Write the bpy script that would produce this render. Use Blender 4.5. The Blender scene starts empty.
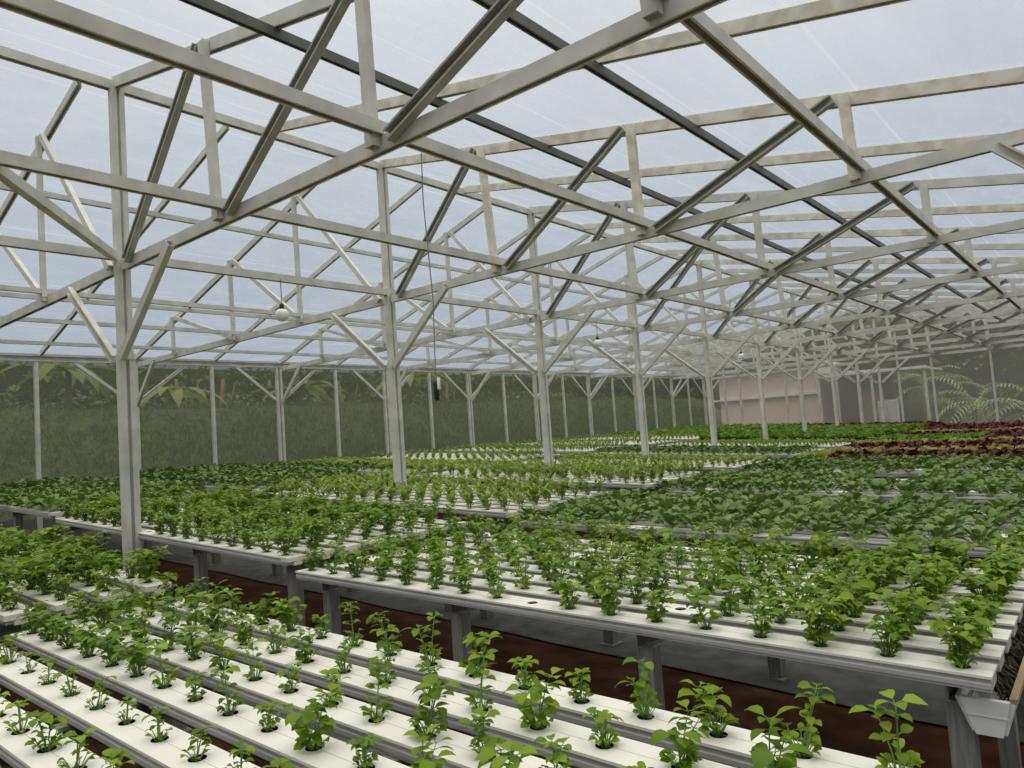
import bpy, math, random
import numpy as np
from mathutils import Vector, Matrix, Euler

random.seed(7)
S = bpy.context.scene
COL = S.collection
H = 1.66                       # camera height above the ground at X = 0

# ------------------------------------------------------------------ materials
def newmat(name):
    m = bpy.data.materials.new(name); m.use_nodes = True
    nt = m.node_tree; nt.nodes.clear()
    return m, nt, nt.nodes, nt.links

def srgb(r, g, b):
    f = lambda c: (c/255/12.92) if c/255 <= .04045 else ((c/255+.055)/1.055)**2.4
    return (f(r), f(g), f(b), 1)

def surf(name, c1, c2, scale=8, rough=.6, metal=0., detail=4, bump=0., stretch=(1, 1, 1), spec=.4, lo=.3, hi=.7):
    m, nt, N, L = newmat(name)
    out = N.new('ShaderNodeOutputMaterial'); p = N.new('ShaderNodeBsdfPrincipled')
    tc = N.new('ShaderNodeTexCoord'); mp = N.new('ShaderNodeMapping'); mp.inputs['Scale'].default_value = stretch
    n = N.new('ShaderNodeTexNoise'); n.inputs['Scale'].default_value = scale; n.inputs['Detail'].default_value = detail
    r = N.new('ShaderNodeValToRGB'); r.color_ramp.elements[0].position = lo; r.color_ramp.elements[1].position = hi
    r.color_ramp.elements[0].color = c1; r.color_ramp.elements[1].color = c2
    L.new(tc.outputs['Object'], mp.inputs['Vector']); L.new(mp.outputs['Vector'], n.inputs['Vector'])
    L.new(n.outputs['Fac'], r.inputs['Fac']); L.new(r.outputs['Color'], p.inputs['Base Color'])
    p.inputs['Roughness'].default_value = rough; p.inputs['Metallic'].default_value = metal
    p.inputs['Specular IOR Level'].default_value = spec
    if bump:
        b = N.new('ShaderNodeBump'); b.inputs['Strength'].default_value = bump; b.inputs['Distance'].default_value = .03
        L.new(n.outputs['Fac'], b.inputs['Height']); L.new(b.outputs['Normal'], p.inputs['Normal'])
    L.new(p.outputs['BSDF'], out.inputs['Surface'])
    return m

def leafmat(name, c1, c2, c3, trans=.28, rough=.5, tr=(1.3, 1.35, .8)):
    m, nt, N, L = newmat(name)
    out = N.new('ShaderNodeOutputMaterial'); p = N.new('ShaderNodeBsdfPrincipled')
    g = N.new('ShaderNodeNewGeometry'); oi = N.new('ShaderNodeObjectInfo')
    a = N.new('ShaderNodeMath'); a.operation = 'MULTIPLY_ADD'
    a.inputs[1].default_value = .65
    b = N.new('ShaderNodeMath'); b.operation = 'MULTIPLY'; b.inputs[1].default_value = .35
    L.new(oi.outputs['Random'], b.inputs[0]); L.new(g.outputs['Random Per Island'], a.inputs[0]); L.new(b.outputs[0], a.inputs[2])
    r = N.new('ShaderNodeValToRGB'); e = r.color_ramp.elements
    e[0].color = c1; e[1].color = c3; e[0].position = .05; e[1].position = .95
    k = e.new(.5); k.color = c2
    L.new(a.outputs[0], r.inputs['Fac']); L.new(r.outputs['Color'], p.inputs['Base Color'])
    p.inputs['Roughness'].default_value = rough; p.inputs['Specular IOR Level'].default_value = .25
    t = N.new('ShaderNodeBsdfTranslucent')
    mul = N.new('ShaderNodeMix'); mul.data_type = 'RGBA'; mul.blend_type = 'MULTIPLY'; mul.inputs['Factor'].default_value = 1
    mul.inputs['B'].default_value = (*tr, 1)
    L.new(r.outputs['Color'], mul.inputs['A']); L.new(mul.outputs['Result'], t.inputs['Color'])
    mx = N.new('ShaderNodeMixShader'); mx.inputs['Fac'].default_value = trans
    L.new(p.outputs['BSDF'], mx.inputs[1]); L.new(t.outputs['BSDF'], mx.inputs[2]); L.new(mx.outputs['Shader'], out.inputs['Surface'])
    return m

def sheetmat(name, tint, diff, clear, scale, stretch, seam=0.):
    # thin translucent film: part passes straight through, part is scattered
    m, nt, N, L = newmat(name)
    out = N.new('ShaderNodeOutputMaterial'); tp = N.new('ShaderNodeBsdfTransparent'); tl = N.new('ShaderNodeBsdfTranslucent')
    df = N.new('ShaderNodeBsdfDiffuse')
    tp.inputs['Color'].default_value = tint; tl.inputs['Color'].default_value = diff; df.inputs['Color'].default_value = diff
    tc = N.new('ShaderNodeTexCoord'); mp = N.new('ShaderNodeMapping'); mp.inputs['Scale'].default_value = stretch
    n = N.new('ShaderNodeTexNoise'); n.inputs['Scale'].default_value = scale; n.inputs['Detail'].default_value = 6
    n.inputs['Roughness'].default_value = .7
    L.new(tc.outputs['Object'], mp.inputs['Vector']); L.new(mp.outputs['Vector'], n.inputs['Vector'])
    mr = N.new('ShaderNodeMapRange'); mr.inputs['From Min'].default_value = .3; mr.inputs['From Max'].default_value = .7
    mr.inputs['To Min'].default_value = 1-clear-.06; mr.inputs['To Max'].default_value = 1-clear+.06
    L.new(n.outputs['Fac'], mr.inputs['Value'])
    sp = N.new('ShaderNodeSeparateXYZ'); L.new(tc.outputs['Object'], sp.inputs[0])
    dv = N.new('ShaderNodeMath'); dv.operation = 'MULTIPLY'; dv.inputs[1].default_value = 1/1.27; L.new(sp.outputs['X'], dv.inputs[0])
    fr = N.new('ShaderNodeMath'); fr.operation = 'FRACT'; L.new(dv.outputs[0], fr.inputs[0])
    lt = N.new('ShaderNodeMath'); lt.operation = 'LESS_THAN'; lt.inputs[1].default_value = .022; L.new(fr.outputs[0], lt.inputs[0])
    ma = N.new('ShaderNodeMath'); ma.operation = 'MULTIPLY_ADD'; ma.inputs[1].default_value = seam
    L.new(lt.outputs[0], ma.inputs[0]); L.new(mr.outputs['Result'], ma.inputs[2])
    m0 = N.new('ShaderNodeMixShader'); m0.inputs['Fac'].default_value = .35
    L.new(tl.outputs['BSDF'], m0.inputs[1]); L.new(df.outputs['BSDF'], m0.inputs[2])
    mx = N.new('ShaderNodeMixShader'); L.new(ma.outputs[0], mx.inputs['Fac'])
    L.new(tp.outputs['BSDF'], mx.inputs[1]); L.new(m0.outputs['Shader'], mx.inputs[2]); L.new(mx.outputs['Shader'], out.inputs['Surface'])
    return m

M = {}
M['steel'] = surf('galvanised_steel', srgb(186, 183, 172), srgb(222, 219, 208), 5, .55, .0, 5, lo=.25, hi=.75)
M['steel_old'] = surf('weathered_steel', srgb(190, 180, 158), srgb(228, 223, 206), 7, .6, .0, 8, lo=.3, hi=.6)
M['steel_dark'] = surf('dull_tube', srgb(150, 149, 140), srgb(176, 174, 164), 6, .5, .0)
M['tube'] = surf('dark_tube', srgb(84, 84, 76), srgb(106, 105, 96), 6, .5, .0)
M['timber'] = surf('weathered_post', srgb(116, 114, 107), srgb(152, 149, 140), 12, .8, 0, 6, stretch=(8, 8, .6))
M['lid'] = surf('white_plastic', srgb(234, 228, 210), srgb(243, 239, 226), 3, .45, 0, 4, spec=.4)
M['groove'] = surf('groove_line', srgb(172, 166, 152), srgb(188, 182, 168), 9, .7)
M['body'] = surf('grey_plastic', srgb(164, 161, 156), srgb(188, 185, 180), 6, .6, 0, 5, stretch=(.4, 6, 6))
M['cap'] = surf('cream_plastic', srgb(214, 208, 186), srgb(230, 226, 208), 5, .5)
M['soil'] = surf('red_brown_soil', srgb(48, 28, 18), srgb(88, 58, 40), 5, .95, 0, 10, bump=.8, spec=.1)
M['mat'] = surf('woven_ground_cover', srgb(72, 71, 68), srgb(98, 97, 93), 7, .8, 0, 6, bump=.3, spec=.2)
M['white'] = surf('white_paint', srgb(206, 204, 200), srgb(222, 220, 216), 4, .5)
M['wood'] = surf('raw_wood', srgb(128, 106, 80), srgb(166, 144, 112), 10, .8, 0, 5, stretch=(1, .2, 4))
M['root'] = surf('wet_roots', srgb(30, 30, 18), srgb(78, 76, 44), 26, .8, 0, 8, bump=1)
M['black'] = surf('black_plastic', srgb(18, 18, 18), srgb(32, 32, 32), 8, .5)
M['bulb'] = surf('opal_glass', srgb(236, 234, 224), srgb(244, 242, 234), 4, .2)
M['cord'] = surf('grey_cord', srgb(120, 118, 108), srgb(150, 148, 138), 9, .8)
M['concrete'] = surf('concrete', srgb(112, 110, 104), srgb(140, 137, 130), 6, .9, 0, 8, bump=.2)
M['house'] = surf('pink_render', srgb(226, 204, 196), srgb(236, 216, 208), 1.5, .9)
M['house_dark'] = surf('dark_opening', srgb(112, 108, 102), srgb(134, 130, 122), 2, .9)
M['roofwhite'] = surf('pale_roof', srgb(226, 226, 222), srgb(240, 240, 236), 2, .5)
M['bark'] = surf('bark', srgb(112, 92, 66), srgb(160, 138, 104), 8, .9, 0, 6, stretch=(3, 3, .5))
M['herb'] = leafmat('herb_leaf', srgb(80, 108, 16), srgb(114, 140, 28), srgb(150, 170, 56), .3)
M['herb_stem'] = leafmat('herb_stem', srgb(110, 146, 66), srgb(124, 158, 78), srgb(140, 168, 92), .1)
M['cabbage'] = leafmat('cabbage_leaf', srgb(70, 94, 36), srgb(96, 120, 54), srgb(130, 148, 84), .15, .5)
M['cabbage_stalk'] = leafmat('cabbage_stalk', srgb(150, 172, 108), srgb(162, 184, 120), srgb(176, 194, 138), .15)
M['shoot'] = leafmat('shoot_leaf', srgb(104, 126, 44), srgb(128, 148, 58), srgb(154, 168, 84), .3)
M['green'] = leafmat('lettuce_green', srgb(72, 104, 34), srgb(98, 128, 46), srgb(128, 152, 70), .3)
M['pale'] = leafmat('lettuce_pale', srgb(124, 138, 62), srgb(146, 158, 82), srgb(170, 176, 110), .3)
M['red'] = leafmat('lettuce_red', srgb(70, 22, 32), srgb(96, 34, 44), srgb(128, 58, 58), .15, .5, (1.2, .9, .9))
M['grass'] = leafmat('bank_grass', srgb(74, 88, 40), srgb(94, 106, 52), srgb(118, 128, 70), .2, .7)
M['bank'] = surf('bank_soil', srgb(56, 66, 32), srgb(96, 106, 56), 5, .95, 0, 12, spec=.1)
M['jungle'] = leafmat('far_foliage', srgb(82, 96, 46), srgb(112, 122, 66), srgb(152, 154, 96), .2, .7)
M['banana'] = leafmat('banana_leaf', srgb(104, 122, 52), srgb(132, 146, 68), srgb(172, 172, 84), .3, .5)
M['palm'] = leafmat('palm_leaf', srgb(120, 148, 84), srgb(146, 168, 102), srgb(176, 190, 130), .2, .5)

M['film'] = sheetmat('roof_film', (.82, .84, .87, 1), (.80, .82, .84, 1), .74, 3.2, (1, .35, 1), .09)
M['net'] = sheetmat('insect_net', (.62, .64, .60, 1), (.25, .26, .22, 1), .54, 60, (1, 1, 1))
M['net_far'] = sheetmat('insect_net_hazy', (.86, .86, .82, 1), (.46, .46, .41, 1), .58, 60, (1, 1, 1))  # far haze and extra brightness put into the net's tint and scatter

# ------------------------------------------------------------------ mesh builder
class MB:
    def __init__(s): s.v = []; s.f = []; s.m = []
    def add(s, vs, fs, mi=0):
        b = len(s.v); s.v.extend([tuple(x) for x in vs]); s.f.extend([tuple(b+i for i in f) for f in fs]); s.m.extend([mi]*len(fs))
    def box(s, x0, x1, y0, y1, z0, z1, mi=0):
        s.add([(x0,y0,z0),(x1,y0,z0),(x1,y1,z0),(x0,y1,z0),(x0,y0,z1),(x1,y0,z1),(x1,y1,z1),(x0,y1,z1)],
              [(0,3,2,1),(4,5,6,7),(0,1,5,4),(1,2,6,5),(2,3,7,6),(3,0,4,7)], mi)
    def frame(s, p, q, up):
        p = Vector(p); q = Vector(q); d = (q-p).normalized(); u = Vector(up)
        v = (u-d*u.dot(d)).normalized(); w = d.cross(v)
        return p, q, v, w
    def prism(s, p, q, prof, up, mi=0):
        # prof: (w, v) outline, swept from p to q; v follows `up`
        p, q, v, w = s.frame(p, q, up); n = len(prof)
        vs = [p+w*a+v*b for a, b in prof]+[q+w*a+v*b for a, b in prof]
        fs = [(i, (i+1) % n, n+(i+1) % n, n+i) for i in range(n)]+[tuple(range(n-1, -1, -1)), tuple(range(n, 2*n))]
        s.add(vs, fs, mi)
    def bar(s, p, q, a, b, up=(0, 0, 1), mi=0):
        s.prism(p, q, [(-a/2,-b/2),(a/2,-b/2),(a/2,b/2),(-a/2,b/2)], up, mi)
    def chan(s, p, q, a, b, up=(0, 0, 1), side=1, t=.006, lip=.014, mi=0):
        # lipped C section a wide, b deep, web on one side
        o = [(-a/2,-b/2),(a/2,-b/2),(a/2,-b/2+lip),(a/2-t,-b/2+lip),(a/2-t,-b/2+t),(-a/2+t,-b/2+t),
             (-a/2+t,b/2-t),(a/2-t,b/2-t),(a/2-t,b/2-lip),(a/2,b/2-lip),(a/2,b/2),(-a/2,b/2)]
        if side < 0: o = [(-x, y) for x, y in reversed(o)]
        p, q, v, w = s.frame(p, q, up); n = 12
        vs = [p+w*x+v*y for x, y in o]+[q+w*x+v*y for x, y in o]
        fs = [(i, (i+1) % n, n+(i+1) % n, n+i) for i in range(n)]
        for k in (0, n):
            fs += [(k+0,k+1,k+4,k+5),(k+1,k+2,k+3,k+4),(k+5,k+6,k+11,k+0),(k+6,k+7,k+10,k+11),(k+7,k+8,k+9,k+10)]
        s.add(vs, fs, mi)
    def tube(s, pts, r, n=6, mi=0, r1=None):
        pts = [Vector(x) for x in pts]; rings = []
        for i, p in enumerate(pts):
            d = (pts[min(i+1, len(pts)-1)]-pts[max(i-1, 0)]).normalized()
            a = d.orthogonal().normalized() if abs(d.z) > .9 else d.cross(Vector((0, 0, 1))).normalized()
            if abs(d.z) > .9: a = Vector((0, 1, 0)).cross(d).normalized()
            b = d.cross(a); rr = r if r1 is None else r+(r1-r)*i/(len(pts)-1)
            rings.append([p+(a*math.cos(6.2832*k/n)+b*math.sin(6.2832*k/n))*rr for k in range(n)])
        fs = [(i*n+k, i*n+(k+1) % n, (i+1)*n+(k+1) % n, (i+1)*n+k) for i in range(len(pts)-1) for k in range(n)]
        fs += [tuple(range(n-1, -1, -1)), tuple((len(pts)-1)*n+k for k in range(n))]
        s.add([v for R in rings for v in R], fs, mi)
    def lathe(s, prof, n=16, c=(0, 0, 0), mi=0):
        vs = [(c[0]+r*math.cos(6.2832*k/n), c[1]+r*math.sin(6.2832*k/n), c[2]+z) for r, z in prof for k in range(n)]
        fs = [(i*n+k, i*n+(k+1) % n, (i+1)*n+(k+1) % n, (i+1)*n+k) for i in range(len(prof)-1) for k in range(n)]
        s.add(vs, fs, mi)
    def mesh(s, name, mats, smooth=False):
        me = bpy.data.meshes.new(name); me.from_pydata([tuple(v) for v in s.v], [], s.f)
        for m in (mats if isinstance(mats, (list, tuple)) else [mats]): me.materials.append(M[m])
        if any(s.m): me.polygons.foreach_set('material_index', s.m)
        if smooth: me.polygons.foreach_set('use_smooth', [True]*len(s.f))
        me.update(); return me

def link(name, me, parent=None, loc=None, rot=None, sc=None):
    o = bpy.data.objects.new(name, me); COL.objects.link(o)
    if parent: o.parent = parent
    if loc is not None: o.location = loc
    if rot is not None: o.rotation_euler = rot
    if sc is not None: o.scale = (sc,)*3 if not isinstance(sc, (tuple, list)) else sc
    return o
def empty(name, loc=(0, 0, 0), rot=(0, 0, 0)):
    o = link(name, None, None, loc, rot); o.empty_display_size = .1; return o
def tag(o, label, cat, group=None):
    o['label'] = label; o['category'] = cat
    if group: o['group'] = group
    return o
def structure(o): o['kind'] = 'structure'; return o
def stuff(o, label, cat): o['kind'] = 'stuff'; return tag(o, label, cat)
ORD = 'zeroth first second third fourth fifth sixth seventh eighth ninth tenth eleventh twelfth thirteenth fourteenth fifteenth sixteenth seventeenth eighteenth nineteenth twentieth'.split()

# ------------------------------------------------------------------ layout
def gz(x): return -.042*min(x, 3.)                     # the ground rises towards the left wall
FR = [-.2, 2.75, 5.82, 8.77, 11.68, 14.63, 17.57, 20.5, 23.55, 26.45, 29.4]
MID = [(a+b)/2 for a, b in zip(FR, FR[1:])]
XW, XC, XR = -13.5, -6.6, .5                           # left wall, ridge columns, right columns
zr = lambda x: H+3.37-.2*(x+6.6)                       # right slope, centre of top chord
zl = lambda x: H+1.83+.305*(x+13.5)                    # left slope
ZB = H+1.70                                            # bottom chord
BLK = {'R': (-4.25, -.39, 17), 'M': (-8.5, -4.33, 18), 'L': (-12.85, -8.62, 18)}
SL = {'R': .022, 'M': .0437, 'L': .042}
ZR = {'R': H-.9+.022*.39, 'M': H-.73, 'L': H-.5}       # height of the tray tops at a block's low end
def tz(b, x): return ZR[b]+(BLK[b][1]-x)*SL[b]
ROWS = [.27, 2.79, 5.13, 7.7, 10.2, 12.8, 15.3, 17.8, 20.3, 22.8, 25.3]
PITCH, WID, NCH = .2285, .142, 8
HOLE = .23
BN = {'R': 'right', 'M': 'middle', 'L': 'left'}

# ------------------------------------------------------------------ ground and envelope
m = MB()
xs = [-60, -30, -20, -14, -10, -6, -3, 0, 3, 20, 40]
ys = [-20, -5, 0, 10, 20, 30, 45, 80]
m.add([(x, y, gz(x)) for y in ys for x in xs], [(j*len(xs)+i, j*len(xs)+i+1, (j+1)*len(xs)+i+1, (j+1)*len(xs)+i) for j in range(len(ys)-1) for i in range(len(xs)-1)])
structure(link('floor', m.mesh('floor', 'soil')))

def quad_sheet(name, corners, mat, nu=1, nv=1):
    a, b, c, d = [Vector(x) for x in corners]; m = MB()
    vs = [((a*(1-u/nu)+b*u/nu)*(1-v/nv)+(d*(1-u/nu)+c*u/nu)*v/nv) for v in range(nv+1) for u in range(nu+1)]
    m.add(vs, [(v*(nu+1)+u, v*(nu+1)+u+1, (v+1)*(nu+1)+u+1, (v+1)*(nu+1)+u) for v in range(nv) for u in range(nu)])
    return structure(link(name, m.mesh(name, mat)))
Y0, Y1 = -7., 29.5
quad_sheet('ceiling_left', [(-13.75, Y0, zl(-13.75)+.07), (-7.3, Y0, zl(-7.3)+.07), (-7.3, Y1, zl(-7.3)+.07), (-13.75, Y1, zl(-13.75)+.07)], 'film')
quad_sheet('ceiling_right', [(-6.75, Y0, zr(-6.75)+.07), (.75, Y0, zr(.75)+.07), (.75, Y1, zr(.75)+.07), (-6.75, Y1, zr(-6.75)+.07)], 'film')
quad_sheet('ceiling_beyond', [(.55, Y0, H+1.86), (7.5, Y0, H+4.), (7.5, Y1, H+4.), (.55, Y1, H+1.86)], 'film')
quad_sheet('wall_left', [(XW-.1, Y0, gz(XW)), (XW-.1, Y1, gz(XW)), (XW-.1, Y1, zl(XW-.1)+.05), (XW-.1, Y0, zl(XW-.1)+.05)], 'net')
m = MB()
yf = 29.52
m.add([(XW-.1, yf, gz(XW)), (XR+7, yf, gz(3)), (XR+7, yf, H+3.9), (XR, yf, zr(XR)+.06), (XC-.1, yf, zr(XC)+.06), (-7.3, yf, zl(-7.3)+.06), (XW-.1, yf, zl(XW)+.05)],
      [(0, 1, 2, 3, 4, 6), (4, 5, 6)])
structure(link('wall_far', m.mesh('wall_far', 'net_far')))

# ------------------------------------------------------------------ steel frame
NODE_R = [-5.03, -3.22, -1.42]; NODE_B = [-4.83, -3.1, -1.3]
NODE_L = [-8.33, -10.06, -11.95]
for k, y in enumerate(FR):
    who = ORD[k] if k else 'overhead'
    t = empty('roof_truss', (XC, y, 0))
    far = 'at the far gable wall' if k == len(FR)-1 else ('spanning above the camera' if k == 0 else f'standing {ORD[k]} from the camera')
    tag(t, f'grey steel roof truss with long tie and webs, {far}', 'roof truss', 'roof trusses')
    L_ = lambda x, z: (x-XC, 0, z)
    def part(nm, mb, mat='steel'): return link(nm, mb.mesh('truss_'+nm, mat), t)
    old = 'steel_old' if k in (2, 4, 5) else 'steel'
    m = MB(); m.chan(L_(-6.62, zr(-6.62)), L_(.6, zr(.6)), .095, .055, (0, 1, 0), -1); part('top_chord', m, old)
    m = MB(); m.chan(L_(XW-.05, zl(XW-.05)), L_(-7.42, zl(-7.42)), .085, .05, (0, 1, 0), -1); part('top_chord', m)
    m = MB(); m.chan(L_(XC+.06, ZB), L_(XR, ZB), .09, .055, (0, 1, 0), -1); m.chan(L_(XW+.1, ZB-.01), L_(XC-.06, ZB), .09, .055, (0, 1, 0), -1); part('bottom_chord', m)
    for xt, xb in zip(NODE_R, NODE_B):
        m = MB(); m.chan(L_(xt+.08, zr(xt)+.0), L_(xb-.02, ZB-.02), .05, .075, (1, 0, 0), -1); o = part('vertical_web', m, old if k == 2 else 'steel'); o.location.y = -.056
    for xt, xb in zip(NODE_R, [XC+.1]+NODE_B):
        m = MB(); m.chan(L_(xt, zr(xt)), L_(xb+.12, ZB), .055, .075, (1, 0, 0), 1); o = part('diagonal_web', m, 'steel_dark'); o.location.y = -.058
    for i, x in enumerate(NODE_L):
        m = MB(); m.chan(L_(x-.05, zl(x)+.02), L_(x-.02, ZB-.02), .045, .06, (1, 0, 0), -1); o = part('vertical_web', m); o.location.y = -.053
        xb = ([XC-.12]+NODE_L)[i]
        m = MB(); m.chan(L_(x+.05, zl(x)), L_(xb, ZB), .045, .06, (1, 0, 0), -1); o = part('diagonal_web', m); o.location.y = -.055
    for x0, z0, x1 in ((XC-.08, H+.88, XC-1.05), (XC+.08, H+.88, XC+1.02), (XR-.08, H+.8, XR-.95), (XW+.08, H+.95, XW+.8)):
        m = MB(); m.chan(L_(x0, z0), L_(x1, ZB-.03), .05, .075, (0, 0, 1), -1); o = part('knee_brace', m); o.location.y = -.06
    # columns
    def column(x, zt, lab, lower=True):
        c = empty('steel_column', (x, y, gz(x))); g = gz(x)
        tag(c, lab, 'column', 'steel columns')
        zm = H+.92-g
        for sx in (-1, 1):
            m = MB(); m.chan((0, sx*.04, 0), (0, sx*.04, zm), .08, .05, (0, 1, 0), 1); link('channel_post', m.mesh('column_low', 'steel'), c)
            m = MB(); m.chan((0, sx*.034, zm), (0, sx*.034, zt-g), .07, .044, (0, 1, 0), 1); link('upper_post', m.mesh('column_high', 'steel'), c)
        m = MB(); m.box(.0405, .0455, -.065, .065, zm-.05, zm); m.box(.0405, .0455, -.065, .065, .3, .36); m.box(-.0455, -.0405, -.065, .065, zm-.05, zm); link('tie_plate', m.mesh('column_plate', 'steel'), c)
        m = MB(); m.box(-.12, .12, -.1, .1, -.04, .012); link('base_plate', m.mesh('column_base', 'steel'), c)
    tall = {1: 'in front of the middle herb bench, closest to the camera', 10: 'at the far gable wall'}.get(k, f'standing {ORD[k]} along the ridge line' if k else 'beside the camera')
    column(XC, zr(XC)-.01, f'tall double-channel steel column under the ridge, {tall}')
    column(XR, zr(XR)-.06, f'short double-channel steel column in the eaves row, {ORD[k+1]} along it')

for k, y in enumerate(MID):
    for side in (0, 1):
        m = MB()
        if side: m.chan((0, 0, 0), (7.2, 0, zr(.6)-zr(-6.6)), .085, .05, (0, 1, 0), -1); p = (-6.6, y, zr(-6.6))
        else: m.chan((0, 0, 0), (6.08, 0, zl(-7.42)-zl(-13.5)), .075, .045, (0, 1, 0), -1); p = (-13.5, y, zl(-13.5))
        o = link('roof_rafter', m.mesh('rafter', 'steel_old' if side and k in (1, 2, 3) else 'steel'), None, p)
        tag(o, f'plain steel rafter between trusses on the {"right" if side else "left"} roof slope, {ORD[k+1]} from the camera', 'rafter', 'plain rafters')
for i, x in enumerate([-11.95, -10.06, -8.35, XC, -4.8, -3.08, -1.28]):
    m = MB(); m.chan((0, -6.5, 0), (0, 29.4, 0), .075 if x > -7 else .05, .06 if x > -7 else .045, (1, 0, 0), 1)
    o = link('tie_beam', m.mesh('tie', 'steel'), None, (x, 0, ZB+.045+.038))
    tag(o, f'long steel tie beam lying across the truss bottom chords, {ORD[i+1]} from the netted wall', 'beam', 'tie beams')
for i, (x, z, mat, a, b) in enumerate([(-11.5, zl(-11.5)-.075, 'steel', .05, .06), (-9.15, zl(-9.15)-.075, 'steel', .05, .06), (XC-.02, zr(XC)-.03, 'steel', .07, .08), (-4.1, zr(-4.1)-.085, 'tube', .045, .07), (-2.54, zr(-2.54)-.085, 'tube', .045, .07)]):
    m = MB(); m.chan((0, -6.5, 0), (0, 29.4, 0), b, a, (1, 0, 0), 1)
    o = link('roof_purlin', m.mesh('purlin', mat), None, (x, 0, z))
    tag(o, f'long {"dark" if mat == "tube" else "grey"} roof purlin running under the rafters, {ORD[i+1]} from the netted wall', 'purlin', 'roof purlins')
m = MB(); m.chan((0, -6.5, 0), (0, 29.4, 0), .06, .1, side=1)
tag(link('eave_beam', m.mesh('eave', 'steel'), None, (XW, 0, H+1.76)), 'grey steel eave beam along the top of the netted wall', 'beam')

for k, y in enumerate(sorted(FR+MID)):
    dbl = y in FR; g = gz(XW)
    c = empty('wall_post', (XW, y-.07, g))
    tag(c, f'{"double steel post with braces" if dbl else "slim steel post"} along the netted wall, {ORD[k+1] if k < 20 else "last"} from the camera end', 'post', 'wall posts')
    m = MB()
    if dbl:
        for s in (-1, 1):
            m = MB(); m.chan((0, s*.045, 0), (0, s*.045, H+1.7-g), .06, .05, (0, 1, 0), 1); link('channel_post', m.mesh('wpost', 'steel'), c)
            m = MB(); m.chan((0, s*.07, H+1.02-g), (0, s*.95, H+1.7-g), .04, .055, (0, 0, 1), 1); link('brace', m.mesh('wbrace', 'steel'), c)
    else:
        m.chan((0, 0, 0), (0, 0, H+1.7-g), .06, .06, (0, 1, 0), 1); link('post', m.mesh('spost', 'steel'), c)
        m = MB(); m.box(-.07, .07, -.07, .07, -.02, .015); link('foot_plate', m.mesh('sfoot', 'steel'), c)
for k, x in enumerate([-12.6, -11.95, -10.06, -8.82, -7.32, -5.96, -4.88, -3.1, -1.3]):
    c = empty('gable_post', (x, 29.42, gz(x)))
    zt = (zl(x) if x < XC else zr(x))-.05-gz(x)
    tag(c, f'slim steel post against the far gable net, {ORD[k+1]} from the netted side wall', 'post', 'gable posts')
    m = MB(); m.chan((0, 0, 0), (0, 0, zt), .07, .06, (0, 1, 0), 1); link('post', m.mesh('gpost', 'steel'), c)
    m = MB(); m.box(-.07, .07, -.05, .06, -.02, .015); link('foot_plate', m.mesh('gfoot', 'steel'), c)
for i, z in enumerate([H+2.15, H+2.75]):
    xa = XW+(z-H-1.83)/.305; xb = XC+(H+3.37-z)/.2
    m = MB(); m.chan((xa, 29.36, z), (xb, 29.36, z), .05, .08, side=-1)
    tag(link('gable_rail', m.mesh('rail', 'steel'), None), f'{"lower" if i == 0 else "upper"} horizontal steel rail across the far gable', 'rail', 'gable rails')
# flat diagonal brace by the closest ridge column
m = MB(); m.chan((XC+.1, 2.65, ZB+.05), (-4.82, 1.3, ZB+.045), .06, .07, side=1)
tag(link('diagonal_brace', m.mesh('dbrace', 'steel'), None), 'flat-lying steel diagonal brace from the closest ridge column to a tie beam', 'brace')

# ------------------------------------------------------------------ hanging things
def bulb(y, lab):
    b = empty('hanging_bulb', (-6.55, y, H+1.40)); tag(b, lab, 'light bulb', 'hanging bulbs')
    m = MB(); m.tube([(0, 0, .09), (.004, 0, .2), (0, 0, .36)], .004, 5); link('cord', m.mesh('bulb_cord', 'black'), b)
    m = MB(); m.lathe([(.001, .1), (.018, .098), (.022, .085), (.026, .045), (.024, .04)], 12); link('socket', m.mesh('bulb_socket', 'black'), b, None)
    m = MB(); m.lathe([(.024, .045), (.05, .035), (.066, .01), (.07, -.02), (.064, -.05), (.045, -.072), (.02, -.083), (.001, -.085)], 16); link('glass', m.mesh('bulb_glass', 'bulb', True), b)
bulb(4.3, 'white round bulb hanging beside the closest ridge column')
bulb(10.3, 'small white bulb hanging between the third and fourth ridge columns')
bulb(16.4, 'tiny white bulb hanging far back near the pink house wall')
t = empty('insect_lure', (-3.07, 3.03, H+.22)); tag(t, 'small black and white insect lure hanging on a long cord', 'insect trap')
m = MB(); m.tube([(0, 0, .13), (.01, .01, .6), (.0, -.01, 1.2), (0, 0, 1.5)], .0035, 5); link('cord', m.mesh('lure_cord', 'cord'), t)
m = MB(); m.lathe([(.001, -.0), (.013, 0), (.016, .02), (.015, .1), (.01, .115), (.001, .118)], 12); link('black_tube', m.mesh('lure_tube', 'black', True), t)
m = MB(); m.lathe([(.001, .06), (.008, .062), (.01, .07), (.01, .12), (.007, .13), (.001, .132)], 12, (.022, 0, 0)); link('white_tube', m.mesh('lure_white', 'bulb', True), t)

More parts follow.
